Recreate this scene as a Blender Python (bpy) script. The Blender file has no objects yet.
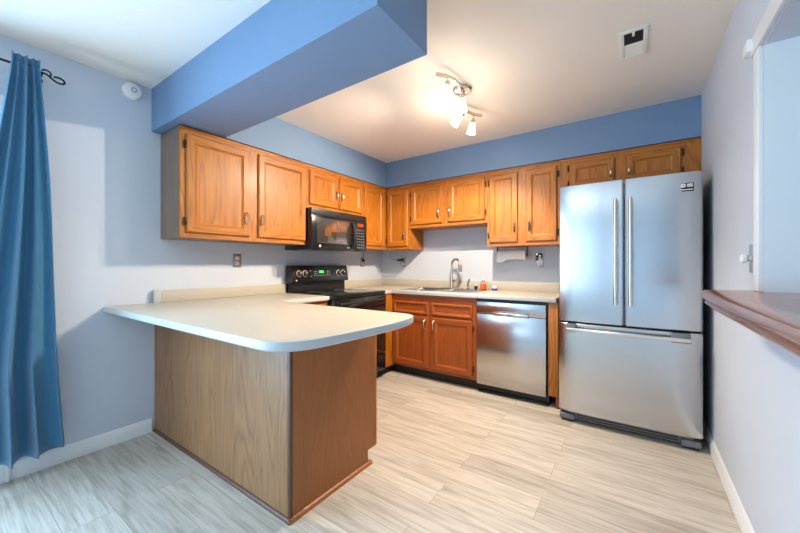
import bpy, bmesh, math, random
from mathutils import Vector, Matrix
random.seed(4)
SC = bpy.context.scene
COL = SC.collection
R = math.radians

# ------------------------------------------------------------------ camera, sky, lights, exposure
cam_d = bpy.data.cameras.new('camera'); cam = bpy.data.objects.new('camera', cam_d); COL.objects.link(cam)
cam.location = (2.83, -3.632, 1.181); cam.rotation_euler = (R(90), 0, R(34.825))
cam_d.sensor_width = 36; cam_d.lens = 338.2 / 800 * 36; cam_d.shift_y = -1.1 / 800; cam_d.clip_start = .02
SC.camera = cam
SC.view_settings.view_transform = 'Standard'; SC.view_settings.look = 'None'
SC.view_settings.gamma = 1; SC.view_settings.use_curve_mapping = False
SC.view_settings.exposure = 0.33
SC.cycles.max_bounces = 10; SC.cycles.diffuse_bounces = 6; SC.cycles.glossy_bounces = 5
SC.cycles.sample_clamp_indirect = 6; SC.cycles.caustics_reflective = False; SC.cycles.caustics_refractive = False
SC.cycles.use_denoising = True
W = bpy.data.worlds.new('world'); SC.world = W; W.use_nodes = True
W.node_tree.nodes['Background'].inputs[0].default_value = (.62, .78, 1, 1)
W.node_tree.nodes['Background'].inputs[1].default_value = 1.0

def light(name, kind, loc, energy, color, **k):
    d = bpy.data.lights.new(name, kind); d.energy = energy; d.color = color
    for a, v in k.items(): setattr(d, a, v)
    o = bpy.data.objects.new(name, d); COL.objects.link(o); o.location = loc
    return o
DAY = (.46, .73, 1.0); WARM = (1.0, .85, .66)
l = light('patio_door_daylight', 'AREA', (.06, -4.45, 1.05), 115, DAY, shape='RECTANGLE', size=1.9, size_y=1.9); l.rotation_euler = (0, R(-90), 0)
l = light('rear_cool_fill', 'AREA', (1.0, -7.42, 1.35), 17, (.50, .80, 1), shape='RECTANGLE', size=1.5, size_y=1.7); l.rotation_euler = (R(90), 0, 0)  # added soft fill behind the camera, placed for the fridge reflection
l = light('hall_cool_fill', 'AREA', (4.74, -3.3, 1.25), 6, DAY, shape='RECTANGLE', size=1.1, size_y=1.2); l.rotation_euler = (0, R(90), 0)  # added cool fill for the hall wall; no window is built there
l = light('living_room_overhead_fill', 'AREA', (1.5, -5.4, 2.43), 26, (.70, .86, 1), shape='RECTANGLE', size=1.6, size_y=1.6)  # added overhead fill behind the camera, without any fixture

# ------------------------------------------------------------------ materials
def lin(r, g, b):
    f = lambda c: (c / 255 / 12.92) if c / 255 <= .04045 else ((c / 255 + .055) / 1.055) ** 2.4
    return (f(r), f(g), f(b), 1)
class NT:
    def __init__(s, name):
        s.m = bpy.data.materials.new(name); s.m.use_nodes = True; s.t = s.m.node_tree
        s.b = s.t.nodes['Principled BSDF']
    def n(s, t, **k):
        o = s.t.nodes.new(t)
        for a, v in k.items():
            if a.startswith('i_'): o.inputs[a[2:].replace('_', ' ')].default_value = v
            else: setattr(o, a, v)
        return o
    def l(s, a, b): s.t.links.new(a, b)
    def coords(s, scale, rnd=True):
        tc = s.n('ShaderNodeTexCoord'); mp = s.n('ShaderNodeMapping'); mp.inputs['Scale'].default_value = scale
        if rnd:
            oi = s.n('ShaderNodeObjectInfo'); ml = s.n('ShaderNodeMath', operation='MULTIPLY'); ml.inputs[1].default_value = 37
            s.l(oi.outputs['Random'], ml.inputs[0]); ad = s.n('ShaderNodeVectorMath', operation='ADD')
            s.l(tc.outputs['Object'], ad.inputs[0]); s.l(ml.outputs[0], ad.inputs[1]); s.l(ad.outputs[0], mp.inputs[0])
        else: s.l(tc.outputs['Object'], mp.inputs[0])
        return mp.outputs[0]
    def ramp(s, fac, stops):
        r = s.n('ShaderNodeValToRGB'); e = r.color_ramp.elements
        e[0].position, e[0].color = stops[0]; e[1].position, e[1].color = stops[1]
        for p, c in stops[2:]:
            x = e.new(p); x.color = c
        s.l(fac, r.inputs[0]); return r.outputs[0]
    def mix(s, fac, a, b, mode='MIX'):
        x = s.n('ShaderNodeMix', data_type='RGBA', blend_type=mode)
        for v, i in ((fac, 0), (a, 6), (b, 7)):
            if hasattr(v, 'links'): s.l(v, x.inputs[i])
            else: x.inputs[i].default_value = v
        return x.outputs[2]
    def bump(s, h, strength, dist=.002):
        b = s.n('ShaderNodeBump'); b.inputs['Strength'].default_value = strength; b.inputs['Distance'].default_value = dist
        s.l(h, b.inputs['Height']); s.l(b.outputs[0], s.b.inputs['Normal'])

def plain(name, col, rough=.5, metal=0, spec=None, noise=0, nscale=60, bump=0):
    t = NT(name); t.b.inputs['Base Color'].default_value = col; t.b.inputs['Roughness'].default_value = rough
    t.b.inputs['Metallic'].default_value = metal
    if spec is not None: t.b.inputs['Specular IOR Level'].default_value = spec
    c = t.coords((1, 1, 1), False); nz = t.n('ShaderNodeTexNoise'); nz.inputs['Scale'].default_value = nscale; nz.inputs['Detail'].default_value = 4
    t.l(c, nz.inputs['Vector'])
    if noise:
        k = 1 - noise; t.l(t.ramp(nz.outputs[0], [(.3, (col[0]*k, col[1]*k, col[2]*k, 1)), (.7, col)]), t.b.inputs['Base Color'])
    if bump: t.bump(nz.outputs[0], bump)
    return t.m

def wood(name, light_c, dark_c, axis, rough=.46, contrast=1.0, arch=True):
    """Oak: stretched rings with noise plus fine pores; axis is the grain direction."""
    t = NT(name)
    st = {'x': (.28, 3, 3), 'y': (3, .28, 3), 'z': (3, 3, .28)}[axis]
    c = t.coords(st)
    n1 = t.n('ShaderNodeTexNoise'); n1.inputs['Scale'].default_value = 2.2; n1.inputs['Detail'].default_value = 2; n1.inputs['Distortion'].default_value = .4
    t.l(c, n1.inputs['Vector'])
    m = t.n('ShaderNodeMath', operation='MULTIPLY'); m.inputs[1].default_value = 14; t.l(n1.outputs[0], m.inputs[0])
    fr = t.n('ShaderNodeMath', operation='PINGPONG'); fr.inputs[1].default_value = .5; t.l(m.outputs[0], fr.inputs[0])
    st2 = {'x': (6, 160, 160), 'y': (160, 6, 160), 'z': (160, 160, 6)}[axis]
    c2 = t.coords(st2)
    n2 = t.n('ShaderNodeTexNoise'); n2.inputs['Scale'].default_value = 1; n2.inputs['Detail'].default_value = 3; t.l(c2, n2.inputs['Vector'])
    mid = tuple((a + b) / 2 for a, b in zip(light_c, dark_c))
    ring = t.ramp(fr.outputs[0], [(.0, dark_c), (.12, mid), (.5, light_c)])
    pore = t.ramp(n2.outputs[0], [(.34, (.70, .60, .5, 1)), (.50, (1, 1, 1, 1))])
    col = t.mix(.55 * contrast, mid, ring)
    col = t.mix(.55 * contrast, col, pore, 'MULTIPLY')
    t.l(col, t.b.inputs['Base Color']); t.b.inputs['Roughness'].default_value = rough
    t.b.inputs['Coat Weight'].default_value = .10; t.b.inputs['Coat Roughness'].default_value = .25
    t.bump(n2.outputs[0], .12, .001)
    return t.m

def steel(name, col=(.56, .56, .57, 1), rough=.24, brush='x'):
    t = NT(name); t.b.inputs['Metallic'].default_value = 1; t.b.inputs['Base Color'].default_value = col
    sc = {'x': (3, 120, 120), 'z': (120, 120, 3), 'y': (120, 3, 120)}[brush]
    c = t.coords(sc); n = t.n('ShaderNodeTexNoise'); n.inputs['Scale'].default_value = 1; n.inputs['Detail'].default_value = 2; t.l(c, n.inputs['Vector'])
    mr = t.n('ShaderNodeMapRange'); mr.inputs[3].default_value = rough - .02; mr.inputs[4].default_value = rough + .03
    t.l(n.outputs[0], mr.inputs[0]); t.l(mr.outputs[0], t.b.inputs['Roughness'])
    c3 = t.coords((5, 5, .35)); n3 = t.n('ShaderNodeTexNoise'); n3.inputs['Scale'].default_value = 1; n3.inputs['Detail'].default_value = 1; t.l(c3, n3.inputs['Vector']); t.bump(n3.outputs[0], .25, .012)
    if brush == 'x':
        tg = t.n('ShaderNodeTangent', direction_type='RADIAL', axis='Z'); t.l(tg.outputs[0], t.b.inputs['Tangent'])
        t.b.inputs['Anisotropic'].default_value = .65
    return t.m

M = {}
M['wall'] = plain('wall_paint', lin(200, 206, 216), .6, noise=.03, nscale=3, bump=.05)
M['blue'] = plain('blue_paint', lin(114, 142, 175), .55, noise=.04, nscale=4, bump=.05)
M['ceil'] = plain('ceiling_paint', lin(240, 233, 224), .8, noise=.05, nscale=160, bump=.35)
M['trim'] = plain('white_trim', lin(232, 232, 230), .4)
OL, OD = lin(198, 121, 30), lin(134, 72, 13)
for a in 'xyz': M['oak_' + a] = wood('oak_' + a, OL, OD, a)
RL, RD = lin(172, 86, 26), lin(122, 54, 14)
for a in 'xyz': M['red_' + a] = wood('red_oak_' + a, RL, RD, a, .44, .7)
M['veneer'] = wood('veneer_back', lin(168, 120, 78), lin(112, 74, 42), 'z', .42, .85)
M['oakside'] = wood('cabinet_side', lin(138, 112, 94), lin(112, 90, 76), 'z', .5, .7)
M['endp'] = wood('veneer_end', lin(166, 100, 48), lin(132, 76, 32), 'z', .42, .55)
M['dkwood'] = wood('dark_stained_strip', lin(104, 66, 42), lin(72, 42, 26), 'z', .5, .5)
M['cherry'] = wood('stained_bar_wood', lin(172, 100, 58), lin(118, 62, 34), 'y', .16, .7)
M['laminate'] = plain('cream_laminate', lin(194, 184, 168), .32, noise=.05, nscale=120)
M['lam_edge'] = plain('daylit_edge_and_grey_cap', lin(184, 188, 188), .35)  # cool daylight put into the slab edge colour; the grey end cap shares it
M['black'] = plain('black_enamel', (.010, .010, .011, 1), .16)
M['blackm'] = plain('black_plastic', (.013, .013, .014, 1), .45)
M['glass_b'] = plain('black_glass', (.012, .011, .010, 1), .05, spec=.9)
M['mw_glass'] = plain('tinted_mirror_glass', (.34, .29, .25, 1), .05, metal=.9)
M['white'] = plain('white_plastic', lin(236, 234, 228), .4)
M['grey'] = plain('grey_print', lin(150, 152, 156), .5)
M['kick'] = plain('toe_kick_black', (.016, .014, .013, 1), .5)
M['steel'] = steel('brushed_steel', rough=.22)
M['steel_z'] = steel('brushed_steel_bar', (.74, .69, .62, 1), .2, 'z')
M['nickel'] = plain('satin_nickel', (.62, .55, .46, 1), .25, metal=1)
M['dknickel'] = plain('aged_nickel', (.40, .37, .32, 1), .35, metal=1)
M['hinge'] = plain('dark_bronze', (.05, .035, .025, 1), .4, metal=.8)
M['fr_side'] = plain('dark_fridge_side', (.035, .037, .042, 1), .4)
M['kgrille'] = plain('grey_grille', (.16, .165, .175, 1), .4, metal=.3)
M['bronze'] = plain('black_iron', (.012, .012, .014, 1), .4, metal=.5)
M['paper'] = plain('paper_towel', lin(240, 238, 234), .9, bump=.3, nscale=300)
M['orange'] = plain('orange_soap', lin(226, 92, 24), .15)
M['bluep'] = plain('blue_plastic', lin(26, 80, 160), .35)
M['amber'] = plain('amber_oil', lin(150, 60, 24), .2)
M['plate'] = plain('almond_plate', lin(202, 190, 168), .4)
M['pewter'] = plain('pewter_plate', (.40, .38, .34, 1), .38, metal=.9)
M['drain'] = plain('sink_drain', (.75, .75, .74, 1), .2, metal=1)
def emis(name, col, s):
    t = NT(name); t.b.inputs['Base Color'].default_value = col; t.b.inputs['Emission Color'].default_value = col; t.b.inputs['Emission Strength'].default_value = s
    return t.m
M['shade'] = emis('frosted_glowing_glass', (1, .86, .66, 1), 3.2)
M['bulb'] = emis('lit_bulb', (1, .88, .7, 1), 9)
M['green'] = emis('green_clock_digits', (.03, .8, .08, 1), 1.6)
def glass(name, col=(1, 1, 1, 1), rough=.0):
    t = NT(name); t.b.inputs['Transmission Weight'].default_value = 1; t.b.inputs['Base Color'].default_value = col
    t.b.inputs['Roughness'].default_value = rough; t.b.inputs['IOR'].default_value = 1.45
    return t.m
M['clear'] = glass('clear_plastic', (.97, .95, .93, 1))
M['pane'] = glass('window_pane')

# curtain weave
t = NT('blue_woven_cloth'); c = t.coords((260, 260, 900), False); n = t.n('ShaderNodeTexNoise'); n.inputs['Scale'].default_value = 1; n.inputs['Detail'].default_value = 2
t.l(c, n.inputs['Vector']); t.l(t.ramp(n.outputs[0], [(.3, lin(38, 96, 132)), (.7, lin(80, 140, 174))]), t.b.inputs['Base Color'])
t.b.inputs['Roughness'].default_value = .85; t.b.inputs['Sheen Weight'].default_value = .3; t.bump(n.outputs[0], .3, .002); M['curtain'] = t.m

# plank floor
t = NT('vinyl_planks'); c = t.coords((1, 1, 1), False)
br = t.n('ShaderNodeTexBrick', offset=.37, offset_frequency=2)
for k, v in dict(Scale=1.0, Mortar_Size=.0012, Mortar_Smooth=.2, Bias=0.0, Brick_Width=1.22, Row_Height=.181).items(): br.inputs[k.replace('_', ' ')].default_value = v
br.inputs['Color1'].default_value = (0, 0, 0, 1); br.inputs['Color2'].default_value = (1, 1, 1, 1); br.inputs['Mortar'].default_value = (.4, .4, .4, 1)
t.l(c, br.inputs['Vector'])
sp = t.n('ShaderNodeSeparateColor'); t.l(br.outputs['Color'], sp.inputs[0])
sx = t.n('ShaderNodeSeparateXYZ'); t.l(c, sx.inputs[0])
cmb = t.n('ShaderNodeCombineXYZ'); t.l(sx.outputs[0], cmb.inputs[0]); t.l(sx.outputs[1], cmb.inputs[1])
mz = t.n('ShaderNodeMath', operation='MULTIPLY'); mz.inputs[1].default_value = 23; t.l(sp.outputs[0], mz.inputs[0]); t.l(mz.outputs[0], cmb.inputs[2])
def fl_noise(scale, sz, detail, dist=0):
    mp = t.n('ShaderNodeMapping'); mp.inputs['Scale'].default_value = scale; t.l(cmb.outputs[0], mp.inputs[0])
    n = t.n('ShaderNodeTexNoise'); n.inputs['Scale'].default_value = sz; n.inputs['Detail'].default_value = detail; n.inputs['Distortion'].default_value = dist; t.l(mp.outputs[0], n.inputs['Vector']); return n.outputs[0]
base = t.ramp(sp.outputs[0], [(0, lin(188, 179, 168)), (.5, lin(208, 200, 189)), (1, lin(197, 188, 175))])
cloud = t.ramp(fl_noise((1.3, 13, 1), 2.2, 6, .7), [(.36, lin(160, 150, 138)), (.55, lin(255, 255, 255))])
grain = t.ramp(fl_noise((2.2, 60, 1), 2.0, 6, .5), [(.33, lin(168, 156, 142)), (.56, lin(255, 255, 255))])
col = t.mix(.34, base, cloud, 'MULTIPLY'); col = t.mix(.35, col, grain, 'MULTIPLY')
col = t.mix(br.outputs['Fac'], col, lin(146, 132, 117))
t.l(col, t.b.inputs['Base Color']); t.b.inputs['Roughness'].default_value = .42; t.bump(fl_noise((1.6, 46, 1), 2.0, 3), .08, .001); M['floor'] = t.m

# ------------------------------------------------------------------ mesh helpers
class MB:
    def __init__(s, *mats): s.bm = bmesh.new(); s.mats = list(mats); s.cur = 0
    def mat(s, i): s.cur = i; return s
    def _tag(s, faces):
        for f in faces: f.material_index = s.cur
    def box(s, x0, x1, y0, y1, z0, z1, bev=0, seg=2):
        x0, x1 = sorted((x0, x1)); y0, y1 = sorted((y0, y1)); z0, z1 = sorted((z0, z1))
        vs = [s.bm.verts.new((x, y, z)) for x in (x0, x1) for y in (y0, y1) for z in (z0, z1)]
        idx = [(0, 1, 3, 2), (4, 6, 7, 5), (0, 4, 5, 1), (2, 3, 7, 6), (0, 2, 6, 4), (1, 5, 7, 3)]
        fs = [s.bm.faces.new([vs[i] for i in q]) for q in idx]; s._tag(fs)
        if bev:
            es = {e for f in fs for e in f.edges}
            r = bmesh.ops.bevel(s.bm, geom=list(es), offset=bev, segments=seg, profile=.5, affect='EDGES', material=-1)
            s._tag(r['faces'])
        return s
    def prism(s, pts, z0, z1, bev=0):
        a = [s.bm.verts.new((x, y, z0)) for x, y in pts]; b = [s.bm.verts.new((x, y, z1)) for x, y in pts]
        n = len(pts); s._tag([s.bm.faces.new(a[::-1]), s.bm.faces.new(b)] + [s.bm.faces.new((a[i], a[(i+1) % n], b[(i+1) % n], b[i])) for i in range(n)])
        return s
    def loft(s, rings, cap=True, closed=True):
        vr = [[s.bm.verts.new(p) for p in r] for r in rings]; n = len(rings[0]); fs = []
        for a, b in zip(vr, vr[1:]):
            for i in range(n if closed else n - 1): fs.append(s.bm.faces.new((a[i], a[(i+1) % n], b[(i+1) % n], b[i])))
        if cap: fs += [s.bm.faces.new(vr[0][::-1]), s.bm.faces.new(vr[-1])]
        s._tag(fs); return s
    def tube(s, pts, r, n=10, cap=True):
        pts = [Vector(p) for p in pts]; rr = r if isinstance(r, (list, tuple)) else [r] * len(pts)
        rings = []; up = None
        for i, p in enumerate(pts):
            d = (pts[min(i+1, len(pts)-1)] - pts[max(i-1, 0)]).normalized()
            if up is None: up = d.orthogonal().normalized()
            u = (up - d * up.dot(d)); u = u.normalized() if u.length > 1e-5 else d.orthogonal().normalized(); up = u; v = d.cross(u)
            rings.append([p + (u * math.cos(k*2*math.pi/n) + v * math.sin(k*2*math.pi/n)) * rr[i] for k in range(n)])
        return s.loft(rings, cap)
    def lathe(s, prof, origin, axis=(0, 0, 1), n=20):
        """prof: (radius, distance along axis)."""
        ax = Vector(axis).normalized(); u = ax.orthogonal().normalized(); v = ax.cross(u); o = Vector(origin)
        return s.loft([[o + ax * h + (u * math.cos(k*2*math.pi/n) + v * math.sin(k*2*math.pi/n)) * max(r, .0004) for k in range(n)] for r, h in prof])
    def build(s, name, parent=None, root=(0, 0, 0), smooth=True):
        bmesh.ops.recalc_face_normals(s.bm, faces=s.bm.faces)
        bmesh.ops.translate(s.bm, verts=s.bm.verts, vec=-Vector(root))
        me = bpy.data.meshes.new(name); s.bm.to_mesh(me); s.bm.free()
        for m in s.mats: me.materials.append(M[m] if isinstance(m, str) else m)
        if smooth:
            for p in me.polygons: p.use_smooth = True
            try: me.set_sharp_from_angle(angle=R(32))
            except Exception: pass
        o = bpy.data.objects.new(name, me); COL.objects.link(o)
        if parent: o.parent = parent
        else: o.location = root
        return o
def tag(o, label, cat, group=None):
    o['label'] = label; o['category'] = cat
    if group: o['group'] = group
    return o
def thing(name, loc, label, cat, group=None):
    o = bpy.data.objects.new(name, None); COL.objects.link(o); o.location = loc; o.empty_display_size = .1
    return tag(o, label, cat, group)
def struct(o): o['kind'] = 'structure'; return o
def offset(pts, d):
    """inset a CCW polygon by d"""
    n = len(pts); out = []
    for i in range(n):
        p0, p1, p2 = (Vector(pts[i-1]), Vector(pts[i]), Vector(pts[(i+1) % n]))
        a = (p1 - p0).normalized(); b = (p2 - p1).normalized()
        n1 = Vector((-a.y, a.x)); n2 = Vector((-b.y, b.x)); m = n1 + n2
        k = d / max(.35, (1 + n1.dot(n2))); out.append(tuple(p1 + m * k))
    return out

# ------------------------------------------------------------------ room shell
CE, WR, YB = 2.438, 3.23, -7.5
struct(MB('floor').box(-.1, 4.9, YB-.1, .1, -.1, 0).build('floor'))
struct(MB('ceil').box(-.1, 3.35, YB-.1, .1, CE, CE+.1).build('ceiling'))
PD0, PD1, PDZ = -5.4, -3.40, 2.03            # patio door opening in the left wall
m = MB('wall'); m.box(-.1, 0, PD1, .1, 0, CE).box(-.1, 0, YB-.1, PD0, 0, CE).box(-.1, 0, PD0, PD1, PDZ, CE); struct(m.build('wall_left'))
struct(MB('wall').box(0, 3.35, 0, .1, 0, CE).build('wall_back'))
OP0, OP1, SILL, HEAD = -4.6, -1.788, 1.03, 2.015     # pass-through in the right wall
m = MB('wall'); m.box(WR, WR+.12, OP1, 0, 0, CE).box(WR, WR+.12, OP0, OP1, 0, SILL).box(WR, WR+.12, OP0, OP1, HEAD, CE).box(WR, WR+.12, YB-.1, OP0, 0, CE); struct(m.build('wall_right'))
m = MB('wall'); m.box(0, .2, YB-.1, YB, 0, CE).box(1.8, WR, YB-.1, YB, 0, CE).box(.2, 1.8, YB-.1, YB, 0, .5).box(.2, 1.8, YB-.1, YB, 2.2, CE); struct(m.build('wall_rear'))
m = MB('wall'); m.box(WR+.12, 4.9, OP1, OP1+.1, 0, HEAD+.1); struct(m.build('wall_hall_end'))
struct(MB('wall').box(4.8, 4.9, -4.7, OP1, 0, HEAD+.1).build('wall_hall_side'))
struct(MB('wall').box(WR+.12, 4.9, -4.7, OP0, 0, HEAD+.1).build('wall_hall_near'))
struct(MB('wall').box(WR+.12, 4.9, OP0, OP1+.1, HEAD, HEAD+.1).build('ceiling_hall'))
SO = .32
m = MB('blue'); m.box(0, SO, -2.31, 0, 2.134, CE).box(SO, WR, -SO, 0, 2.134, CE); struct(m.build('ceiling_soffit'))
struct(MB('blue').box(0, 2.056, -2.665, -2.306, 2.134, CE).build('ceiling_beam'))
def base_prof(t=.013):  # (out, z)
    return [(0, 0), (t, 0), (t, .068), (t*.75, .075), (t*.6, .086), (t*.25, .092), (0, .093)]
def baseboard(name, a, b, nrm):
    a, b, nrm = Vector(a), Vector(b), Vector(nrm)
    m = MB('trim'); m.loft([[p + nrm * o + Vector((0, 0, z)) for o, z in base_prof()] for p in (a, b)]); struct(m.build(name))
baseboard('baseboard_left', (0, -3.325, 0), (0, -2.665, 0), (1, 0, 0))
baseboard('baseboard_right', (WR, -4.6, 0), (WR, -.02, 0), (-1, 0, 0))
baseboard('baseboard_rear', (0, YB, 0), (WR, YB, 0), (0, 1, 0))
# patio door casing and door
m = MB('trim')
for y0, y1, z0, z1 in ((-3.40, -3.325, 0, 2.105), (-5.475, -5.40, 0, 2.105), (-5.40, -3.40, 2.03, 2.105)):
    m.box(0, .016, y0, y1, z0, z1, .003)
m.box(.016, .022, -3.345, -3.329, 0, 2.09, .002)
struct(m.build('trim_1'))
m = MB('trim')
for y0, y1 in ((-5.395, -4.40), (-4.40, -3.405)):
    m.box(-.07, -.03, y0, y0+.07, .02, 2.025).box(-.07, -.03, y1-.07, y1, .02, 2.025).box(-.07, -.03, y0+.07, y1-.07, .02, .12).box(-.07, -.03, y0+.07, y1-.07, 1.95, 2.025)
d = struct(m.build('door_1'))
MB('pane').box(-.052, -.046, -5.325, -4.47, .12, 1.95).box(-.052, -.046, -4.33, -3.475, .12, 1.95).build('glass_pane', d)
MB('trim').box(-.08, 0, -5.4, -3.4, 0, .02).build('sill', d)
# rear window
m = MB('trim')
m.box(.2, 1.8, YB-.09, YB-.02, .5, .56).box(.2, 1.8, YB-.09, YB-.02, 2.14, 2.2)
for x in (.2, .97, 1.74): m.box(x, x+.06, YB-.09, YB-.02, .56, 2.14)
w = struct(m.build('window_1'))
MB('pane').box(.26, .97, YB-.06, YB-.055, .56, 2.14).box(1.03, 1.74, YB-.06, YB-.055, .56, 2.14).build('glass_pane', w)
# pass-through casing: side board and head board with a stepped end block
m = MB('trim')
m.box(WR-.014, WR, OP1, OP1+.072, 1.08, 2.02, .003)
m.box(WR, WR+.12, OP1-.006, OP1, 1.08, HEAD)
m.box(WR-.018, WR, OP0, OP1+.098, 2.02, 2.095, .004)
m.box(WR-.034, WR, OP1+.06, OP1+.125, 2.035, 2.085, .005)
struct(m.build('trim_2'))

# ------------------------------------------------------------------ joinery helpers: wall-relative frames
def LW(a, d, z): return (d, a, z)        # left wall: a = y, d = distance from wall
def BW(a, d, z): return (a, -d, z)       # back wall: a = x
def wbox(m, F, a0, a1, d0, d1, z0, z1, bev=0):
    p, q = F(a0, d0, z0), F(a1, d1, z1); m.box(p[0], q[0], p[1], q[1], p[2], q[2], bev)
def panel(m, F, a0, a1, z0, z1, d0, th, fr=.055, hi=1):
    """door leaf: rounded outer edge, flat frame, moulded inner edge and recessed centre; slot hi = horizontal grain rails"""
    def ring(i, d): return [F(a0+i, d, z0+i), F(a1-i, d, z0+i), F(a1-i, d, z1-i), F(a0+i, d, z1-i)]
    lv = [(0, d0), (0, d0+th*.55), (.007, d0+th), (fr-.004, d0+th), (fr, d0+th-.003), (fr+.004, d0+th-.006), (fr+.013, d0+th-.0105), (fr+.016, d0+th-.0105)]
    vr = [[m.bm.verts.new(p) for p in ring(i, d)] for i, d in lv]
    fs = [m.bm.faces.new(vr[0]), m.bm.faces.new(vr[-1])]
    for f in fs: f.material_index = 0
    for a, b in zip(vr, vr[1:]):
        for i in range(4):
            f = m.bm.faces.new((a[i], a[(i+1) % 4], b[(i+1) % 4], b[i])); f.material_index = hi if i in (0, 2) else 0
def pull(F, a, z, d, h=.1, parent=None, root=(0, 0, 0)):
    """nickel bow pull, swelling in the middle, with rosettes"""
    m = MB('nickel'); pts, rr = [], []
    for i in range(13):
        u = i / 12; pts.append(F(a, d + .026 * math.sin(math.pi*u)**.6, z - h/2 + h*u)); rr.append(.0042 + .0032 * math.sin(math.pi*u))
    m.tube(pts, rr, 8)
    for s in (-1, 1): m.tube([F(a, d, z+s*h/2), F(a, d+.004, z+s*h/2)], [.0085, .006], 10)
    return m.build('handle', parent, root)
def hinge(F, a, z, d, parent, root):
    m = MB('hinge'); wbox(m, F, a-.007, a+.007, d-.003, d+.004, z-.028, z+.028, .002); m.tube([F(a, d+.004, z-.022), F(a, d+.004, z+.022)], .0045, 8)
    return m.build('hinge', parent, root)
def door(F, ax, a0, a1, z0, z1, d, parent, root, handle=None, hz=None, hinges=None, pre='oak', fr=.055, hh=.1, name='door'):
    m = MB(pre+'_z', pre+'_'+ax); panel(m, F, a0, a1, z0, z1, d, .019, fr)
    o = m.build(name, parent, root, smooth=False)
    if handle is not None: pull(F, handle, hz, d+.019, hh, o, (0, 0, 0) if False else root)
    if hinges is not None:
        dz = min(.075, (z1-z0)*.2)
        for z in (z0+dz, z1-dz): hinge(F, hinges, z, d+.008, o, root)
    return o
def face_frame(F, ax, a0, a1, z0, z1, d, doors, parent, root, pre='oak', rail=.035):
    """frame with openings behind the doors: full board is enough since doors cover it"""
    m = MB(pre+'_z', pre+'_'+ax)
    ed = sorted(doors); st = [a0] + [v for p in ed for v in p] + [a1]
    for i in range(0, len(st), 2): wbox(m, F, st[i], st[i+1] , d, d+.019, z0, z1)
    m.mat(1)
    for p in ed: wbox(m, F, p[0], p[1], d, d+.0188, z0, z0+rail+.012); wbox(m, F, p[0], p[1], d, d+.0188, z1-rail-.012, z1)
    return m.build('face_frame', parent, root, smooth=False)

UP, DF = 2.125, .30       # top of the uppers, depth of the carcass
def upper(F, ax, a0, a1, z0, doors, label, handles, hinges, hz=.115, hh=.1, side='oak_z', dz0=.035, zt=.045, moulding=True):
    root = F((a0+a1)/2, 0, z0)
    t = thing('wall_cabinet', root, label, 'cabinet', 'oak wall cabinets')
    m = MB(side, 'oak_'+ax); wbox(m, F, a0, a1, .002, DF, z0, UP); m.build('carcass', t, root, smooth=False)
    face_frame(F, ax, a0, a1, z0, UP, DF, doors, t, root)
    for (p, h, g) in zip(doors, handles, hinges):
        door(F, ax, p[0], p[1], z0+dz0, UP-zt, DF+.019, t, root, h, (z0+dz0+hz) if h is not None else None, g, hh=hh)
    if moulding:
        m = MB('oak_'+ax); wbox(m, F, a0, a1, DF+.019, DF+.026, UP-.016, UP, .002); m.build('top_moulding', t, root)
    return t
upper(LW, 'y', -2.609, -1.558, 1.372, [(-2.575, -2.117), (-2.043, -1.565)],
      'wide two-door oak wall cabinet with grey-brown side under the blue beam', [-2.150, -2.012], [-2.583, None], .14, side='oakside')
upper(LW, 'y', -1.556, -.760, 1.722, [(-1.518, -1.155), (-1.130, -.782)],
      'short two-door oak wall cabinet directly above the black microwave', [-1.180, -1.105], [None, None], .13, .085)
upper(LW, 'y', -.758, -.322, 1.372, [(-.735, -.385)],
      'single-door oak wall cabinet between the microwave and the room corner', [None], [None])
upper(BW, 'x', .322, .660, 1.372, [(.345, .640)],
      'narrow single-door oak wall cabinet on the back wall beside the corner', [.612], [.338], .14)
upper(BW, 'x', .662, 1.600, 1.612, [(.690, 1.090), (1.166, 1.578)],
      'short two-door oak wall cabinet above the kitchen sink', [1.062, 1.196], [.683, 1.586], .115)
upper(BW, 'x', 1.602, 2.275, 1.372, [(1.626, 1.905), (1.980, 2.252)],
      'tall two-door oak wall cabinet above the paper towel roll', [1.876, 2.014], [1.618, 2.260], .14)
upper(BW, 'x', 2.277, 3.228, 1.815, [(2.352, 2.692), (2.762, 3.115)],
      'oak wall cabinet above the steel refrigerator', [2.665, 2.788], [2.343, 3.124], .095, .08)

# ------------------------------------------------------------------ base units
CT, CB = .914, .876
# peninsula cabinet
root = (.76, -2.35, 0)
t = thing('peninsula_cabinet', root, 'wood-veneered peninsula base cabinet standing out from the left wall', 'cabinet')
MB('veneer').box(.002, 1.510, -2.647, -2.641, .0, .874).build('back_panel', t, root)
MB('endp').prism([(1.510, -2.641), (1.528, -2.641), (1.528, -2.095), (1.510, -2.095)], 0, .874).box(1.510, 1.528, -2.095, -2.032, .085, .874).build('end_panel', t, root, smooth=False)
MB('dkwood').box(1.512, 1.533, -2.650, -2.632, 0, .874, .003).build('corner_strip', t, root)
m = MB('oak_z', 'oak_x'); m.box(.64, 1.508, -2.033, -2.014, .1, .874).box(1.508, 1.529, -2.033, -2.012, .085, .874, .002); m.build('face_frame', t, root)
MB('veneer').box(.002, 1.508, -2.640, -2.034, .1, .874).build('carcass', t, root)
MB('kick').box(.6, 1.509, -2.10, -2.09, 0, .1).build('toe_kick', t, root)
q = lambda o: [(0, 0), (o, 0), (o, .006), (o*.75, .013), (o*.35, .018), (0, .019)]
m = MB('dkwood'); m.loft([[(x, -2.647 - o, z) for o, z in q(.013)] for x in (.014, 1.54)]); m.build('shoe_molding', t, root)
m = MB('endp'); m.loft([[(1.528 + o, y, z) for o, z in q(.016)] for y in (-2.66, -2.07)]); m.build('shoe_molding', t, root)
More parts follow.
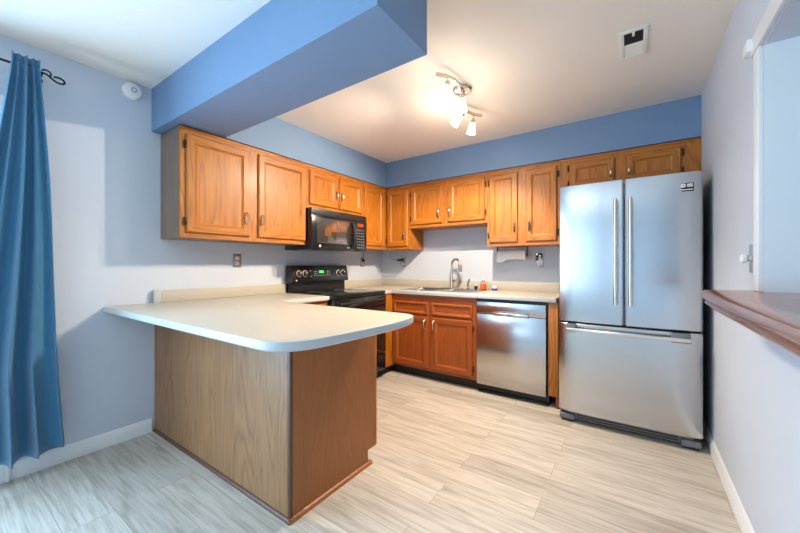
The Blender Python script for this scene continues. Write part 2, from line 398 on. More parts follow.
for i, (a0, a1) in enumerate(((.70, 1.08), (1.11, 1.49))):
    o = door(lambda a, d, z: (a, -2.014 + d, z), 'x', a0, a1, .13, .69, 0, t, root, a1-.03 if i == 0 else a0+.03, .6)
    mm = MB('oak_x', 'oak_x'); panel(mm, lambda a, d, z: (a, -2.014 + d, z), a0, a1, .71, .85, 0, .019, .03); mm.build('drawer_front', t, root, smooth=False)
# small base cabinet left of the range
root = (.32, -1.8, 0)
t = thing('base_cabinet', root, 'small oak base cabinet squeezed between the peninsula and the black range', 'cabinet', 'oak base cabinets')
MB('oak_z').box(.002, .60, -2.010, -1.566, .1, .874).build('carcass', t, root)
m = MB('red_z', 'red_y'); wbox(m, LW, -2.010, -1.566, .60, .619, .1, .874); m.build('face_frame', t, root)
m = MB('red_y', 'red_y'); panel(m, LW, -1.95, -1.59, .70, .85, .619, .019, .03); m.build('drawer_front', t, root, smooth=False)
door(LW, 'y', -1.95, -1.59, .13, .68, .619, t, root, pre='red')
MB('kick').box(.53, .54, -2.01, -1.566, 0, .1).build('toe_kick', t, root)
# corner + sink base
root = (1.1, -.3, 0)
t = thing('base_cabinet', root, 'reddish oak sink base cabinet with two doors and two false drawer fronts', 'cabinet', 'oak base cabinets')
m = MB('red_z'); m.box(.002, .60, -.772, -.002, .1, .874).box(.60, 1.608, -.575, -.02, .1, .70).box(.60, 1.608, -.60, -.575, .1, .874).box(1.59, 1.608, -.575, -.002, .1, .874).box(.60, 1.59, -.02, -.002, .1, .874); m.build('carcass', t, root, smooth=False)
m = MB('red_z', 'red_x')
for a0, a1 in ((.60, .662), (1.078, 1.137), (1.565, 1.608)): wbox(m, BW, a0, a1, .60, .619, .1, .874)
m.mat(1)
for z0, z1 in ((.1, .145), (.635, .69), (.75, .874)): wbox(m, BW, .662, 1.565, .60, .6187, z0, z1)
m.build('face_frame', t, root, smooth=False)
for a0, a1, h in ((.655, 1.085, 1.058), (1.130, 1.572, 1.160)):
    m = MB('red_x', 'red_x'); panel(m, BW, a0, a1, .675, .800, .619, .019, .022); m.build('false_drawer_front', t, root, smooth=False)
    door(BW, 'x', a0, a1, .128, .655, .619, t, root, h, .575, (1.578 if h > 1.1 else None), pre='red')
m = MB('oak_z'); m.box(.60, .632, -.772, -.60, .085, .874); m.build('corner_filler', t, root)
m = MB('kick'); m.box(.56, 1.608, -.545, -.53, 0, .1).box(.56, .575, -.772, -.545, 0, .1); m.build('toe_kick', t, root)
# end panel right of dishwasher
root = (2.28, -.3, 0)
t = thing('cabinet_end_panel', root, 'narrow oak end panel between the dishwasher and the refrigerator', 'panel')
MB('oak_z').box(2.240, 2.314, -.63, -.015, .1, .874, .002).build('panel', t, root)
MB('red_z').box(2.294, 2.314, -.615, -.02, 0, .1).build('foot', t, root)

# worktops
CRV = [(1.70, -2.930), (1.754, -2.929), (1.795, -2.915), (1.828, -2.890), (1.856, -2.850), (1.876, -2.79), (1.887, -2.70), (1.897, -2.58), (1.904, -2.46), (1.905, -2.35), (1.899, -2.26), (1.886, -2.18), (1.868, -2.125), (1.845, -2.092), (1.81, -2.072), (1.765, -2.066)]
def slab(m, pts, z0, z1, r=.006, edge=1):
    """worktop: pts CCW; eased top and bottom edges, side faces in slot edge"""
    lv = [(r, z0), (0, z0+r), (0, z1-r), (r*.3, z1-r*.3), (r, z1)]
    m.mat(edge); m.loft([[(x, y, z) for x, y in (offset(pts, i) if i else pts)] for i, z in lv])
    for f in m.bm.faces:
        f.normal_update()
        if abs(f.normal.z) > .9 and len(f.verts) > 4: f.material_index = 0
root = (.9, -2.5, CB)
t = thing('countertop', root, 'cream laminate peninsula countertop with a bowed rounded end', 'countertop', 'cream worktops')
m = MB('laminate', 'lam_edge')
slab(m, [(.002, -2.930)] + CRV + [(.70, -2.066), (.66, -2.055), (.645, -2.02), (.645, -1.566), (.002, -1.566)], CB, CT)
m.build('slab', t, root)
m = MB('laminate'); m.box(.002, .036, -2.615, -1.566, CT, 1.003, .003); m.build('backsplash', t, root)
MB('lam_edge').box(.002, .037, -2.662, -2.6155, CT, 1.004, .002).build('backsplash_end_cap', t, root)
# back worktop with sink cutout
SX0, SX1, SY0, SY1 = .705, 1.545, -.555, -.065
root = (1.2, -.3, CB)
t = thing('countertop', root, 'cream laminate countertop along the back wall holding the sink', 'countertop', 'cream worktops')
m = MB('laminate', 'lam_edge')
m.box(.002, .645, -.774, -SY1*0-.645, CB, CT, .004)
m.box(.002, 2.300, -.645, SY0-.005, CB, CT, .004).box(.002, SX0-.005, SY0-.005, -.002, CB, CT).box(SX1+.005, 2.300, SY0-.005, -.002, CB, CT).box(SX0-.005, SX1+.005, SY1+.005, -.002, CB, CT)
m.mat(1); m.box(.60, 2.3015, -.6475, -.643, CB, CT-.003, .0015); m.box(2.299, 2.3025, -.645, -.002, CB, CT-.003)
m.build('slab', t, root)
m = MB('laminate'); m.box(.022, 2.300, -.022, -.002, CT, 1.003, .003).box(.002, .022, -.774, -.002, CT, 1.003, .003); m.build('backsplash', t, root)

# sink
root = (1.125, -.31, .90)
t = thing('sink', root, 'double-bowl stainless steel sink set into the back countertop', 'sink')
m = MB('steel'); z = CT+.004
xs = [SX0-.012, SX0+.03, 1.105, 1.145, SX1-.03, SX1+.012]
m.box(xs[0], xs[5], SY0-.012, SY0+.03, CT, z, .002).box(xs[0], xs[5], SY1-.10, SY1+.012, CT, z, .002)
for a, b in ((0, 1), (2, 3), (4, 5)): m.box(xs[a], xs[b], SY0+.03, SY1-.10, CT, z)
m.build('rim', t, root)
for a, b in ((xs[1], xs[2]), (xs[3], xs[4])):
    m = MB('steel'); y0, y1 = SY0+.03, SY1-.10
    rr = lambda i, zz: [(a+i, y0+i, zz), (b-i, y0+i, zz), (b-i, y1-i, zz), (a+i, y1-i, zz)]
    m.loft([rr(0, z), rr(.006, .90), rr(.02, .76), rr(.05, .745)], cap=False); m.bm.faces.new([m.bm.verts.new(p) for p in rr(.05, .745)])
    bw = m.build('bowl', t, root)
    MB('drain').lathe([(.04, 0), (.04, .004), (.03, .005), (.012, .003)], ((a+b)/2, (y0+y1)/2, .746)).build('drain', bw, root)
# faucet
fx, fy, fz = 1.105, -.112, CT+.0045
root = (fx, fy, fz)
t = thing('faucet', root, 'brushed nickel gooseneck pull-down faucet behind the sink', 'faucet')
m = MB('nickel'); m.box(fx-.125, fx+.125, fy-.028, fy+.028, fz, fz+.007, .003); m.build('deck_plate', t, root)
m = MB('nickel'); m.lathe([(.026, .007), (.026, .02), (.021, .03), (.020, .12), (.016, .135), (.013, .15)], root); m.build('body', t, root)
dx, dy = .95, -.31
pts = [(fx, fy, fz+.14), (fx, fy, fz+.27)]
for i in range(1, 12):
    a = math.pi - i * R(172) / 11; rad = .062
    pts.append((fx + dx*rad*(1+math.cos(a)), fy + dy*rad*(1+math.cos(a)), fz+.27 + rad*math.sin(a)))
m = MB('nickel'); m.tube(pts, .0125, 14); m.build('spout', t, root)
p = Vector(pts[-1]); m = MB('dknickel'); m.lathe([(.013, 0), (.0165, .01), (.017, .03), (.019, .06), (.020, .085), (.015, .09)], p + Vector((0, 0, .004)), (.09*dx, .09*dy, -1)); m.build('spray_head', t, root)
m = MB('nickel'); m.tube([(fx, fy, fz+.085), (fx+.055, fy-.01, fz+.088)], [.017, .0165], 14); m.tube([(fx+.05, fy-.01, fz+.088), (fx+.075, fy-.012, fz+.12), (fx+.098, fy-.014, fz+.165)], [.008, .006, .005], 10); m.build('lever', t, root)
# soap things behind the sink
root = (1.305, -.118, fz)
t = thing('soap_dispenser', root, 'slim nickel side sprayer standing right of the faucet', 'sprayer')
MB('nickel').lathe([(.017, 0), (.017, .012), (.011, .02), (.010, .045), (.012, .06)], root).build('base', t, root)
MB('dknickel').tube([(root[0], root[1], fz+.055), (root[0]+.012, root[1]-.006, fz+.09), (root[0]+.02, root[1]-.012, fz+.115)], [.009, .011, .008], 10).build('nozzle', t, root)
root = (1.395, -.11, fz)
t = thing('hand_soap', root, 'small dark and white container left of the orange soap bottle', 'container')
MB('blackm').lathe([(.017, 0), (.018, .003), (.018, .035), (.016, .04)], root).build('jar', t, root)
MB('white').lathe([(.012, 0), (.012, .016), (.009, .018)], (root[0], root[1], fz+.04)).build('cap', t, root)
root = (1.475, -.105, fz)
t = thing('soap_bottle', root, 'clear bottle of orange dish soap beside the sink', 'bottle')
MB('orange').lathe([(.030, 0), (.034, .004), (.033, .04), (.028, .068), (.026, .07)], root).build('soap_liquid', t, root)
MB('clear').lathe([(.027, .0705), (.0275, .075), (.016, .095), (.013, .105), (.0135, .106)], root).build('bottle_shell', t, root)
MB('white').lathe([(.0145, .105), (.0145, .118), (.006, .12), (.005, .13)], root).build('cap', t, root)
root = (1.60, -.10, CT+.0008)
t = thing('scrubber', root, 'small blue and white scrubber dish on the counter right of the soap', 'scrubber')
MB('bluep').lathe([(.026, 0), (.030, .004), (.031, .018), (.028, .022)], root).build('base', t, root)
MB('white').lathe([(.024, .022), (.026, .028), (.020, .045), (.008, .05)], root).build('top', t, root)

# dishwasher
X0, X1 = 1.614, 2.224
root = (1.925, -.35, 0)
t = thing('dishwasher', root, 'stainless steel dishwasher with a pocket bar handle under the back counter', 'dishwasher')
MB('blackm').box(X0, X1+.010, -.60, -.03, .10, .866).build('tub', t, root)
m = MB('steel'); m.box(X0+.003, X1-.003, -.638, -.602, .085, .735, .004); dp = m.build('door', t, root)
m = MB('steel'); m.box(X0+.003, X1-.003, -.640, -.602, .738, .848, .004); cp = m.build('control_panel', t, root)
m = MB('steel_z'); m.box(1.775, 2.085, -.668, -.652, .736, .762, .005); hb = m.build('handle', dp, root)
for a in (1.778, 2.062): MB('blackm').box(a, a+.02, -.655, -.636, .738, .758).build('handle_post', hb, root)
MB('blackm').box(1.775, 2.085, -.6415, -.6395, .728, .7375).build('handle_recess', cp, root)
m = MB('kick'); m.box(X0, 2.236, -.575, -.56, .022, .10); m.build('toe_kick', t, root)
m = MB('kick', 'kgrille'); m.box(X0, 2.236, -.60, -.56, .001, .021, .004); m.build('kick_strip', t, root)

# range
Y0, Y1, YC = -1.560, -.780, -1.17
root = (.34, YC, 0)
t = thing('range', root, 'black electric range with a glass cooktop against the left wall', 'stove')
MB('black').box(.03, .64, Y0+.002, Y1-.002, .10, .895).build('body', t, root)
m = MB('glass_b'); m.box(.075, .665, Y0+.003, Y1-.003, .896, .918, .006); ck = m.build('cooktop', t, root)
for bx, by, br_ in ((.50, -1.36, .10), (.50, -.98, .085), (.24, -1.36, .08), (.24, -.98, .10)):
    m = MB('kgrille'); n = 36
    m.loft([[(bx+math.cos(k*2*math.pi/n)*r, by+math.sin(k*2*math.pi/n)*r, zz) for k in range(n)] for r, zz in ((br_, .9181), (br_, .9186), (br_-.004, .9186), (br_-.004, .9181))], cap=False); m.build('burner_ring', ck, root)
m = MB('black', 'blackm'); m.box(.03, .075, Y0+.012, Y1-.012, .896, 1.03).mat(1)
for i in range(7): m.box(.075, .079, Y0+.03, Y1-.03, .935+i*.013, .941+i*.013)
m.build('vent_riser', t, root)
# slanted backguard
m = MB('black'); a, b = Y0+.004, Y1-.004
sec = [(.025, 1.012), (.118, 1.012), (.124, 1.020), (.100, 1.170), (.092, 1.180), (.025, 1.180)]
m.loft([[(x, y, z) for x, z in sec] for y in (a, b)]); bg = m.build('backguard', t, root)
tl = lambda z, o=0: .124 - (z-1.02)/.15*.024 + o
def slant(m, y0, y1, z0, z1, th=.002, lift=.0006):
    ps = [(tl(z0, lift), y0, z0), (tl(z0, lift), y1, z0), (tl(z1, lift), y1, z1), (tl(z1, lift), y0, z1)]
    m.loft([ps, [(x+th, y, z) for x, y, z in ps]])
m = MB('glass_b'); slant(m, Y0+.06, Y1-.02, 1.040, 1.168, .001); m.build('control_glass', bg, root)
for y in (-1.462, -1.388, -.925, -.850):
    z = 1.098; m = MB('white', 'blackm')
    c0 = (tl(z, .0012), y, z); nx = (.15, 0, .024)
    m.lathe([(.034, 0), (.034, .0012), (.030, .0016)], c0, nx, 24); m.mat(1); m.lathe([(.0285, .0012), (.028, .018), (.024, .024), (.022, .024)], c0, nx, 24)
    k = m.build('knob', bg, root)
    mm = MB('white'); slant(mm, y-.0025, y+.0025, z+.002, z+.024, .001, .0255); mm.build('pointer', k, root)
m = MB('green'); slant(m, -1.205, -1.145, 1.103, 1.125, .001, .002); m.build('clock_display', bg, root)
for y, z in [(-1.27+.024*i, 1.115) for i in range(2)] + [(-1.27+.024*i, 1.095) for i in range(2)] + [(-1.28+.03*i, 1.075) for i in range(8)] + [(-1.10+.026*i, 1.115) for i in range(2)] + [(-1.10+.026*i, 1.095) for i in range(2)] + [(-1.33, 1.12), (-1.325, 1.065)]:
    m = MB('grey'); slant(m, y, y+.015, z, z+.007, .001, .002); m.build('key', bg, root)
m = MB('white'); m.lathe([(.009, 0), (.009, .0015), (.006, .002)], (tl(1.032, .001), -1.505, 1.032), (.15, 0, .024), 18); m.build('round_logo', bg, root)
m = MB('glass_b'); m.box(.642, .668, Y0+.004, Y1-.004, .27, .872, .004); od = m.build('oven_door', t, root)
m = MB('black'); m.box(.642, .662, Y0+.004, Y1-.004, .876, .894, .003); m.build('front_trim', t, root)
m = MB('blackm'); m.tube([(.705, Y0+.06, .835), (.712, YC, .835), (.705, Y1-.06, .835)], .011, 10)
for y in (Y0+.075, Y1-.075): m.box(.666, .706, y-.01, y+.01, .826, .844, .003)
m.build('handle', od, root)
m = MB('black'); m.box(.642, .664, Y0+.004, Y1-.004, .09, .262, .004); m.build('storage_drawer', t, root)
for x in (.55, .06):
    for y in (Y0+.04, Y1-.09): MB('kick').box(x, x+.05, y, y+.05, 0, .10, .004).build('foot', t, root)

# microwave
root = (.2, YC, 1.335)
t = thing('microwave', root, 'black over-the-range microwave mounted under the short oak cabinet', 'microwave')
A0, A1, ZB, ZT = -1.553, -.783, 1.330, 1.716
MB('black').box(.004, .375, A0, A1, ZB, ZT, .003).build('case', t, root)
m = MB('blackm'); m.box(.376, .398, A0, A1, 1.655, ZT, .003)
for i in range(3): m.box(.398, .400, A0+.02, A1-.02, 1.667+i*.014, 1.672+i*.014)
m.build('vent_grille', t, root)
m = MB('black'); m.box(.376, .402, A0, -.982, ZB+.004, 1.653, .004); dr = m.build('door', t, root)
MB('mw_glass').box(.402, .4035, -1.490, -1.045, 1.395, 1.630, .0005).build('window', dr, root)
m = MB('blackm'); m.tube([(.400, -1.012, 1.36), (.428, -1.010, 1.40), (.438, -1.009, 1.49), (.428, -1.010, 1.59), (.400, -1.012, 1.635)], [.012, .016, .018, .016, .012], 10); m.build('handle', dr, root)
m = MB('white'); m.lathe([(.011, 0), (.011, .0015), (.008, .002)], (.402, -1.455, 1.365), (1, 0, 0), 18); m.build('round_logo', dr, root)
m = MB('grey'); m.box(.402, .403, -1.09, -1.055, 1.358, 1.366); m.build('marking', dr, root)
m = MB('black'); m.box(.376, .402, -.980, A1, ZB+.004, 1.653, .004); cp = m.build('control_panel', t, root)
m = MB('amber'); m.box(.402, .403, -.935, -.84, 1.595, 1.625); m.build('display', cp, root)
for i in range(4):
    for j in range(7): MB('grey').box(.402, .4032, -.942+i*.032, -.928+i*.032, 1.365+j*.031, 1.373+j*.031).build('key', cp, root)
m = MB('steel'); m.box(.06, .36, A0+.03, A1-.03, ZB-.006, ZB-.0005, .002); m.build('bottom_filter', t, root)

# refrigerator
F0, F1, FY = 2.347, 3.180, -.745
root = (2.77, -.4, 0)
t = thing('refrigerator', root, 'stainless steel French door refrigerator with a bottom freezer drawer', 'refrigerator')
MB('fr_side').box(F0+.006, F1-.006, FY, -.03, .055, 1.765, .004).build('body', t, root)
def bowed(m, x0, x1, y0, bulge, th, z0, z1, xc, hw, bev=.008):
    """front skin whose face bows outwards across the whole appliance width"""
    n = 40; pts = []
    for i in range(n+1):
        x = x0 + (x1-x0)*i/n; u = (x-xc)/hw; y = y0 - th - bulge*(1-u**6)
        e = min(i, n-i)
        pts.append((x, y + (.010 if e == 0 else .0)))
    poly = [(x1, y0), (x0, y0)] + pts
    m.loft([[(x, y, z) for x, y in offset(poly, .003)] if k in (0, 3) else [(x, y, z) for x, y in poly] for k, z in enumerate((z0, z0+.004, z1-.004, z1))])
XC, HW = (F0+F1)/2, (F1-F0)/2
for x0, x1, hx in ((F0, 2.762, 2.716), (2.770, F1, 2.802)):
    m = MB('steel'); bowed(m, x0, x1, FY-.006, .022, .052, .762, 1.778, XC, HW); dr = m.build('door', t, root)
    m = MB('steel_z'); hy = FY-.125
    m.tube([(hx, hy, .905), (hx, hy, 1.642)], .0115, 14); 
    for z in (.955, 1.592): m.tube([(hx, FY-.07, z), (hx, hy, z)], .008, 10)
    m.build('handle', dr, root)
    if hx > 2.75:
        yy = FY-.006-.052-.022*(1-((3.10-XC)/HW)**6)-.0012
        m = MB('glass_b'); m.box(3.064, 3.134, yy-.0012, yy+.004, 1.654, 1.706); st = m.build('sticker', dr, root)
        m = MB('white'); m.lathe([(.013, 0), (.013, .0006)], (3.082, yy-.0012, 1.691), (0, -1, 0), 18)
        for a, b, z0, z1 in ((3.100, 3.128, 1.692, 1.700), (3.100, 3.130, 1.682, 1.688), (3.070, 3.128, 1.662, 1.667)): m.box(a, b, yy-.0018, yy-.001, z0, z1)
        m.build('sticker_print', st, root)
        m = MB('glass_b'); m.box(3.0805, 3.0835, yy-.0024, yy-.0017, 1.684, 1.698).box(3.0835, 3.088, yy-.0024, yy-.0017, 1.690, 1.693); m.build('sticker_emblem', st, root)
m = MB('steel'); bowed(m, F0, F1, FY-.006, .022, .052, .085, .748, XC, HW); dr = m.build('freezer_drawer', t, root)
m = MB('steel_z'); hy = FY-.115
m.box(2.408, 3.116, hy-.014, hy-.001, .694, .722, .005)
m.build('handle', dr, root)
for a, b in ((2.408, 2.470), (3.02, 3.116)): MB('kgrille').box(a, b, hy-.004, FY-.06, .688, .748, .003).build('handle_bracket', dr, root)
m = MB('kgrille', 'blackm'); m.box(F0+.04, F1-.04, FY-.035, FY-.005, .022, .075, .006)
m.mat(1)
for i in range(2): m.box(F0+.12, F1-.12, FY-.037, FY-.03, .034+i*.018, .044+i*.018)
m.build('kick_grille', t, root)
for x0, x1 in ((F0+.005, F0+.11), (F1-.11, F1-.005)):
    m = MB('kgrille'); m.box(x0, x1, FY-.062, FY+.02, .016, .062, .014, 3); ft = m.build('foot_cover', t, root)
    MB('blackm').box(x0+.01, x1-.01, FY-.04, FY+.02, 0, .016, .004).build('foot', ft, root)
for x in (F0+.06, F1-.06): MB('blackm').box(x-.03, x+.03, -.12, -.06, 0, .055).build('rear_foot', t, root)
MB('blackm').box(F0+.012, F1-.012, FY-.007, FY-.0005, .08, 1.76).build('door_gasket', t, root)

# ------------------------------------------------------------------ pass-through ledge
def ledge_outline(i):
    x0, y1, r = 3.048+i, -1.695-i, max(.02, .13-i)
    arc = [(x0 + r - r*math.cos(R(a)), y1 - r*.75 + r*.75*math.sin(R(a))) for a in (0, 18, 36, 54, 72, 90)]
    return [(x0, -4.45)] + arc[:-1] + [arc[-1], (WR-.0005, y1)] + [(WR-.0005, -4.45)]
root = (3.2, -3.0, 1.03)
t = thing('bar_ledge', root, 'stained wooden bar ledge with moulded edge capping the right half wall', 'ledge')
def ring(i, z): return [(x, y, z) for x, y in ledge_outline(i)][::-1]
m = MB('cherry'); m.loft([ring(.012, 1.046), ring(.003, 1.050), ring(0, 1.058), ring(0, 1.066), ring(.003, 1.075), ring(.012, 1.080)]); m.box(WR-.0005, 3.62, -4.45, OP1-.002, 1.046, 1.080); m.build('top', t, root)
m = MB('cherry'); m.loft([ring(.050, 1.000), ring(.040, 1.004), ring(.030, 1.014), ring(.026, 1.022), ring(.016, 1.026), ring(.013, 1.034), ring(.020, 1.040), ring(.024, 1.0458)]); m.build('edge_molding', t, root)

# ------------------------------------------------------------------ ceiling lamp
root = (1.82, -1.40, CE)
t = thing('ceiling_light', root, 'S-shaped nickel track ceiling light with four lit frosted shades', 'light')
MB('nickel').lathe([(.068, 0), (.068, -.010), (.060, -.020), (.030, -.026), (.016, -.030), (.012, -.05)], root, (0, 0, 1), 28).build('canopy', t, root)
ctrl = [(1.795, -1.745), (1.838, -1.69), (1.862, -1.62), (1.862, -1.53), (1.838, -1.45), (1.815, -1.38), (1.785, -1.30), (1.755, -1.21), (1.748, -1.13), (1.772, -1.06), (1.815, -1.015)]
m = MB('nickel'); zr = 2.392
L = [];
for i, (x, y) in enumerate(ctrl):
    a = Vector(ctrl[max(i-1, 0)]); b = Vector(ctrl[min(i+1, len(ctrl)-1)]); d = (b-a).normalized(); n = Vector((-d.y, d.x)) * .006
    L.append([(x+n.x, y+n.y, zr-.010), (x-n.x, y-n.y, zr-.010), (x-n.x, y-n.y, zr+.010), (x+n.x, y+n.y, zr+.010)])
m.loft(L); m.build('track', t, root)
heads = [((1.845, -1.685), (-.18, -.30, -1), 5), ((1.846, -1.475), (.10, -.12, -1), 6), ((1.748, -1.235), (-.75, -.35, -1), 28), ((1.765, -1.075), (-.22, .05, -1), 34)]
for (hx, hy), dr_, en in heads:
    d = Vector(dr_).normalized(); top = Vector((hx, hy, zr-.008)); el = Vector((hx, hy, zr-.045))
    h = MB('nickel').tube([top, el], .005, 8); h.lathe([(.012, -.012), (.017, 0), (.017, .022), (.019, .026)], el, d, 18); hd = h.build('lamp_head', t, root)
    m = MB('shade'); s0 = el + d*.026
    m.lathe([(.020, 0), (.024, .02), (.030, .05), (.036, .082), (.034, .082), (.028, .05), (.021, .022), (.016, .004)], s0, d, 22); m.build('glass_shade', hd, root)
    m = MB('bulb'); m.lathe([(.008, .006), (.014, .02), (.019, .04), (.016, .056), (.004, .064)], s0, d, 16); m.build('bulb', hd, root)
    p = s0 + d*.10
    o = light('bulb_spot', 'SPOT', p, en*2.7, WARM, spot_size=R(150), spot_blend=.5, shadow_soft_size=.012); o.rotation_euler = d.to_track_quat('-Z', 'Y').to_euler()
    o = light('bulb_glow', 'POINT', p, (2.0 if en == 5 else 3.6), WARM, shadow_soft_size=.04)

# ceiling vent
root = (2.822, -1.30, CE)
t = thing('ceiling_vent', root, 'white square ceiling register with dark half-open louvres', 'vent')
vx0, vx1, vy0, vy1 = 2.757, 2.888, -1.452, -1.162
m = MB('trim'); b = .022; z0 = CE-.008
m.box(vx0, vx1, vy0, vy0+b, z0, CE-.0005, .002).box(vx0, vx1, vy1-b, vy1, z0, CE-.0005, .002).box(vx0, vx0+b, vy0+b, vy1-b, z0, CE-.0005, .002).box(vx1-b, vx1, vy0+b, vy1-b, z0, CE-.0005, .002); m.build('frame', t, root)
MB('kick').box(vx0+b, vx1-b, vy0+b, vy1-b, CE-.002, CE-.0005).build('opening', t, root)
m = MB('ceil')
for i in range(9): m.box(vx0+b, vx1-b, -1.31+i*.014, -1.302+i*.014, CE-.007, CE-.0025)
m.box(vx0+b, vx1-b, -1.312, vy1-b, CE-.004, CE-.0022); m.build('slats', t, root)
m = MB('trim'); m.box(2.816, 2.828, -1.43, -1.40, CE-.014, CE-.003, .002); m.build('damper_lever', t, root)

# smoke detector high on the left wall
root = (0, -2.778, 2.372)
t = thing('smoke_detector', root, 'round white smoke detector on the left wall beside the blue beam', 'detector')
MB('white').lathe([(.057, .0005), (.057, .010), (.053, .024), (.044, .033), (.030, .036), (.004, .0375)], root, (1, 0, 0), 32).build('housing', t, root)
MB('grey').lathe([(.016, .0375), (.016, .040), (.013, .0405)], root, (1, 0, 0), 20).build('button', t, root)
MB('white').lathe([(.010, .0405), (.009, .042)], root, (1, 0, 0), 16).build('button_cap', t, root)

# outlets
def outlet(F, a, z, label, mat='plate', w=.036, h=.058, recept=True):
    root = F(a, 0, z); t = thing('wall_outlet', root, label, 'outlet', 'wall outlets')
    m = MB(mat); wbox(m, F, a-w, a+w, .0005, .006, z-h, z+h, .002); m.build('cover_plate', t, root)
    for s in (-1, 1):
        m = MB('white'); wbox(m, F, a-.016, a+.016, .006, .008, z+s*.021-.014, z+s*.021+.014, .0008); rc = m.build('receptacle', t, root)
        m = MB('blackm')
        for da in (-.006, .006): wbox(m, F, a+da-.0012, a+da+.0012, .008, .0084, z+s*.021-.004, z+s*.021+.006)
        m.build('slots', rc, root)
    return t
outlet(LW, -2.035, 1.222, 'pewter outlet plate on the left wall under the wide oak cabinet', 'pewter')
outlet(LW, -.400, 1.222, 'outlet plate on the left wall just right of the range', 'pewter')
outlet(BW, .352, 1.222, 'outlet plate on the back wall with the black plug in it', 'pewter')
outlet(BW, 2.035, 1.222, 'outlet plate on the back wall next to the refrigerator', 'pewter')
# plug and cord
AR = (.33, -.03, 1.25)
t = thing('power_adapter', AR, 'flat black power adapter with a thin looping cord in the back wall outlet', 'adapter')
MB('blackm').box(.292, .372, -.052, -.009, 1.236, 1.262, .006).build('adapter_body', t, AR)
pts = [(.295, -.03, 1.249), (.24, -.035, 1.25), (.19, -.035, 1.275), (.165, -.035, 1.315), (.18, -.03, 1.35), (.20, -.03, 1.3715)]
def smooth_path(p, k=3):
    p = [Vector(q) for q in p]
    for _ in range(k):
        o = [p[0]]
        for a, b in zip(p, p[1:]): o += [a*.75+b*.25, a*.25+b*.75]
        p = o + [p[-1]]
    return p
MB('kgrille').tube(smooth_path(pts), .0028, 6).build('cord', t, AR)
# plug in left wall outlet near range + its cord
AR = (.02, -.4, 1.24)
t = thing('power_plug', AR, 'small dark plug with a brown cord in the outlet right of the range', 'plug')
MB('hinge').box(.009, .032, -.414, -.386, 1.228, 1.256, .004).build('plug_body', t, AR)
MB('amber').tube([(.020, -.400, 1.250), (.018, -.392, 1.30), (.014, -.380, 1.3715)], .004, 6).build('cord', t, AR)
# air freshener plugged in
root = (2.035, -.009, 1.245)
t = thing('air_freshener', root, 'plug-in air freshener with amber oil in the outlet by the refrigerator', 'air freshener')
m = MB('hinge'); m.box(2.005, 2.060, -.050, -.009, 1.262, 1.302, .010, 3); m.build('head', t, root)
m = MB('white'); m.box(2.020, 2.050, -.030, -.009, 1.243, 1.266, .004); m.build('plug_body', t, root)
m = MB('amber'); m.lathe([(.012, 0), (.014, .004), (.014, .026), (.008, .034)], (2.012, -.034, 1.228)); m.build('oil_bottle', t, root)
m = MB('nickel'); m.lathe([(.008, 0), (.008, .004)], (2.018, -.049, 1.292), (0, -1, 0)); m.lathe([(.007, 0), (.007, .004)], (2.046, -.049, 1.276), (0, -1, 0)); m.build('ornament', t, root)

# dimmer at the pass-through
root = (WR, -1.65, 1.21)
t = thing('dimmer_switch', root, 'nickel dimmer plate with a round white knob on the right wall', 'switch')
MB('pewter').box(WR-.006, WR-.0005, -1.690, -1.618, 1.152, 1.268, .0025).build('cover_plate', t, root)
MB('white').lathe([(.013, .006), (.013, .020), (.019, .022), (.018, .036), (.015, .038)], (WR, -1.654, 1.21), (-1, 0, 0), 22).build('knob', t, root)

# paper towels under the tall cabinet
root = (1.785, -.10, 1.372)
t = thing('paper_towel_holder', root, 'wire paper towel holder screwed under the tall oak cabinet', 'holder')
m = MB('hinge')
for x in (1.632, 1.938): m.box(x-.002, x+.002, -.118, -.082, 1.272, 1.3715, .0008)
m.build('bracket', t, root)
MB('hinge').tube([(1.630, -.10, 1.292), (1.940, -.10, 1.292)], .006, 10).build('rod', t, root)
root = (1.785, -.10, 1.292)
t = thing('paper_towel_roll', root, 'white paper towel roll with a hanging sheet under the tall oak cabinet', 'paper towels')
MB('paper').lathe([(.020, -.142), (.050, -.142), (.050, .142), (.020, .142)], root, (1, 0, 0), 32).build('roll', t, root)
m = MB('paper'); y0 = -.152
f = [(1.642, 1.292), (1.928, 1.292), (1.928, 1.249), (1.75, 1.245), (1.705, 1.215), (1.642, 1.215)]
m.loft([[(x, y0, z) for x, z in f], [(x, y0+.0012, z) for x, z in f]]); m.build('loose_sheet', t, root)

# ------------------------------------------------------------------ curtain and rod
root = (.10, -3.2, 2.26)
t = thing('curtain_rod', root, 'black iron curtain rod with a scrolled end above the patio door', 'curtain rod')
RZ = 2.262
MB('bronze').tube([(.10, -5.6, RZ), (.10, -3.225, RZ)], .0065, 12).build('rod', t, root)
sc = [(0, 0), (.03, .004), (.045, .022), (.03, .036), (.012, .028)]
pts = [(.10, -3.225, RZ), (.10, -3.205, RZ), (.10, -3.19, RZ-.012), (.10, -3.165, RZ-.030), (.10, -3.142, RZ-.032), (.10, -3.128, RZ-.022), (.10, -3.134, RZ-.006), (.10, -3.155, RZ+.002), (.10, -3.175, RZ-.004)]
m = MB('bronze'); m.tube(smooth_path(pts), .0055, 8)
pts = [(.10, -3.19, RZ-.010), (.10, -3.185, RZ+.012), (.10, -3.20, RZ+.022), (.10, -3.217, RZ+.020), (.10, -3.221, RZ+.012)]
m.tube(smooth_path(pts), .0045, 8); m.build('scroll_finial', t, root)
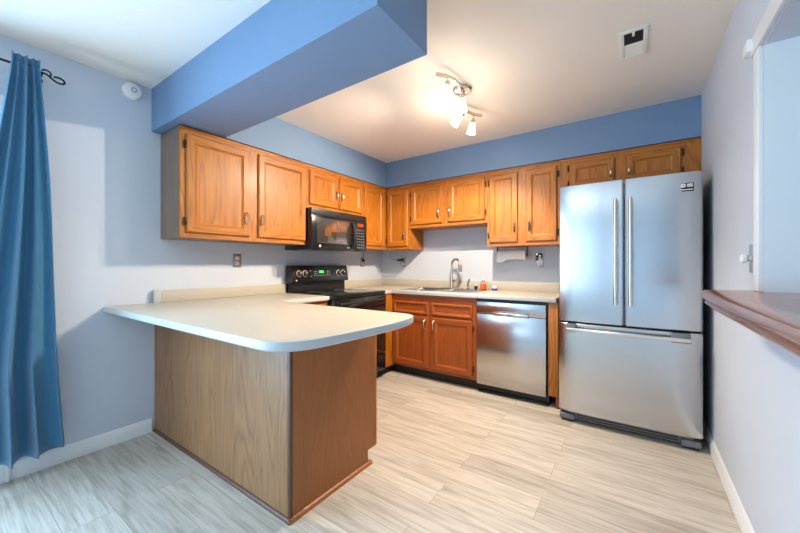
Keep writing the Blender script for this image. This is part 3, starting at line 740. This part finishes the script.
m = MB('bronze'); m.tube([(.002, -3.222, RZ-.012), (.09, -3.222, RZ-.012), (.104, -3.222, RZ-.004)], .005, 8); m.lathe([(.018, 0), (.018, .005)], (.0005, -3.222, RZ-.012), (1, 0, 0)); m.build('bracket', t, root)

root = (.10, -3.35, .1)
t = thing('curtain', root, 'long blue woven curtain gathered in deep folds on the black rod', 'curtain')
NU, NV = 150, 60
m = MB('curtain'); grid = []
for j in range(NV+1):
    v = j/NV; z = 2.262 - v*(2.262-.142)          # v 0 at the rod
    # right and left edge of the gathered panel
    s = v**1.15
    yR = -3.232 + .132*s + .012*math.sin(v*5); yL = -3.345 - .24*min(1, v*1.3)**1.1
    row = []
    for i in range(NU+1):
        u = i/NU; ph = u*2*math.pi*4.5 + .5*math.sin(v*2.4+u*7)
        amp = (.022 + .034*min(1, v*1.2)) * (.75+.35*math.sin(u*11+2))
        x = .150 + .012*v - .085*v*max(0, (u-.72)/.28)**1.5 + amp*(math.sin(ph) + .25*math.sin(2*ph+.7)) ; y = yL + (yR-yL)*u + .018*math.cos(ph)*min(1, v*2+.4)
        if v < .02: x = .150 + (x-.150)*.85
        row.append(m.bm.verts.new((max(x, .040), y, z)))
    grid.append(row)
for a, b in zip(grid, grid[1:]):
    for i in range(NU): m.bm.faces.new((a[i], a[i+1], b[i+1], b[i]))
o = m.build('drape', t, root); md = o.modifiers.new('thick', 'SOLIDIFY'); md.thickness = .003
m = MB('curtain'); grid = []
for j in range(7):
    z = 2.262 + .040*math.sin(j/6*math.pi/2); row = []
    for i in range(NU+1):
        u = i/NU; ph = u*2*math.pi*4.5 + .5*math.sin(u*7); amp = .022*(.75+.35*math.sin(u*11+2))
        row.append(m.bm.verts.new((.150 + amp*.85*(math.sin(ph)+.25*math.sin(2*ph+.7)), -3.345+.113*u+.018*.4*math.cos(ph), z)))
    grid.append(row)
for a, b in zip(grid, grid[1:]):
    for i in range(NU): m.bm.faces.new((a[i], a[i+1], b[i+1], b[i]))
o = m.build('heading', t, root); md = o.modifiers.new('thick', 'SOLIDIFY'); md.thickness = .003
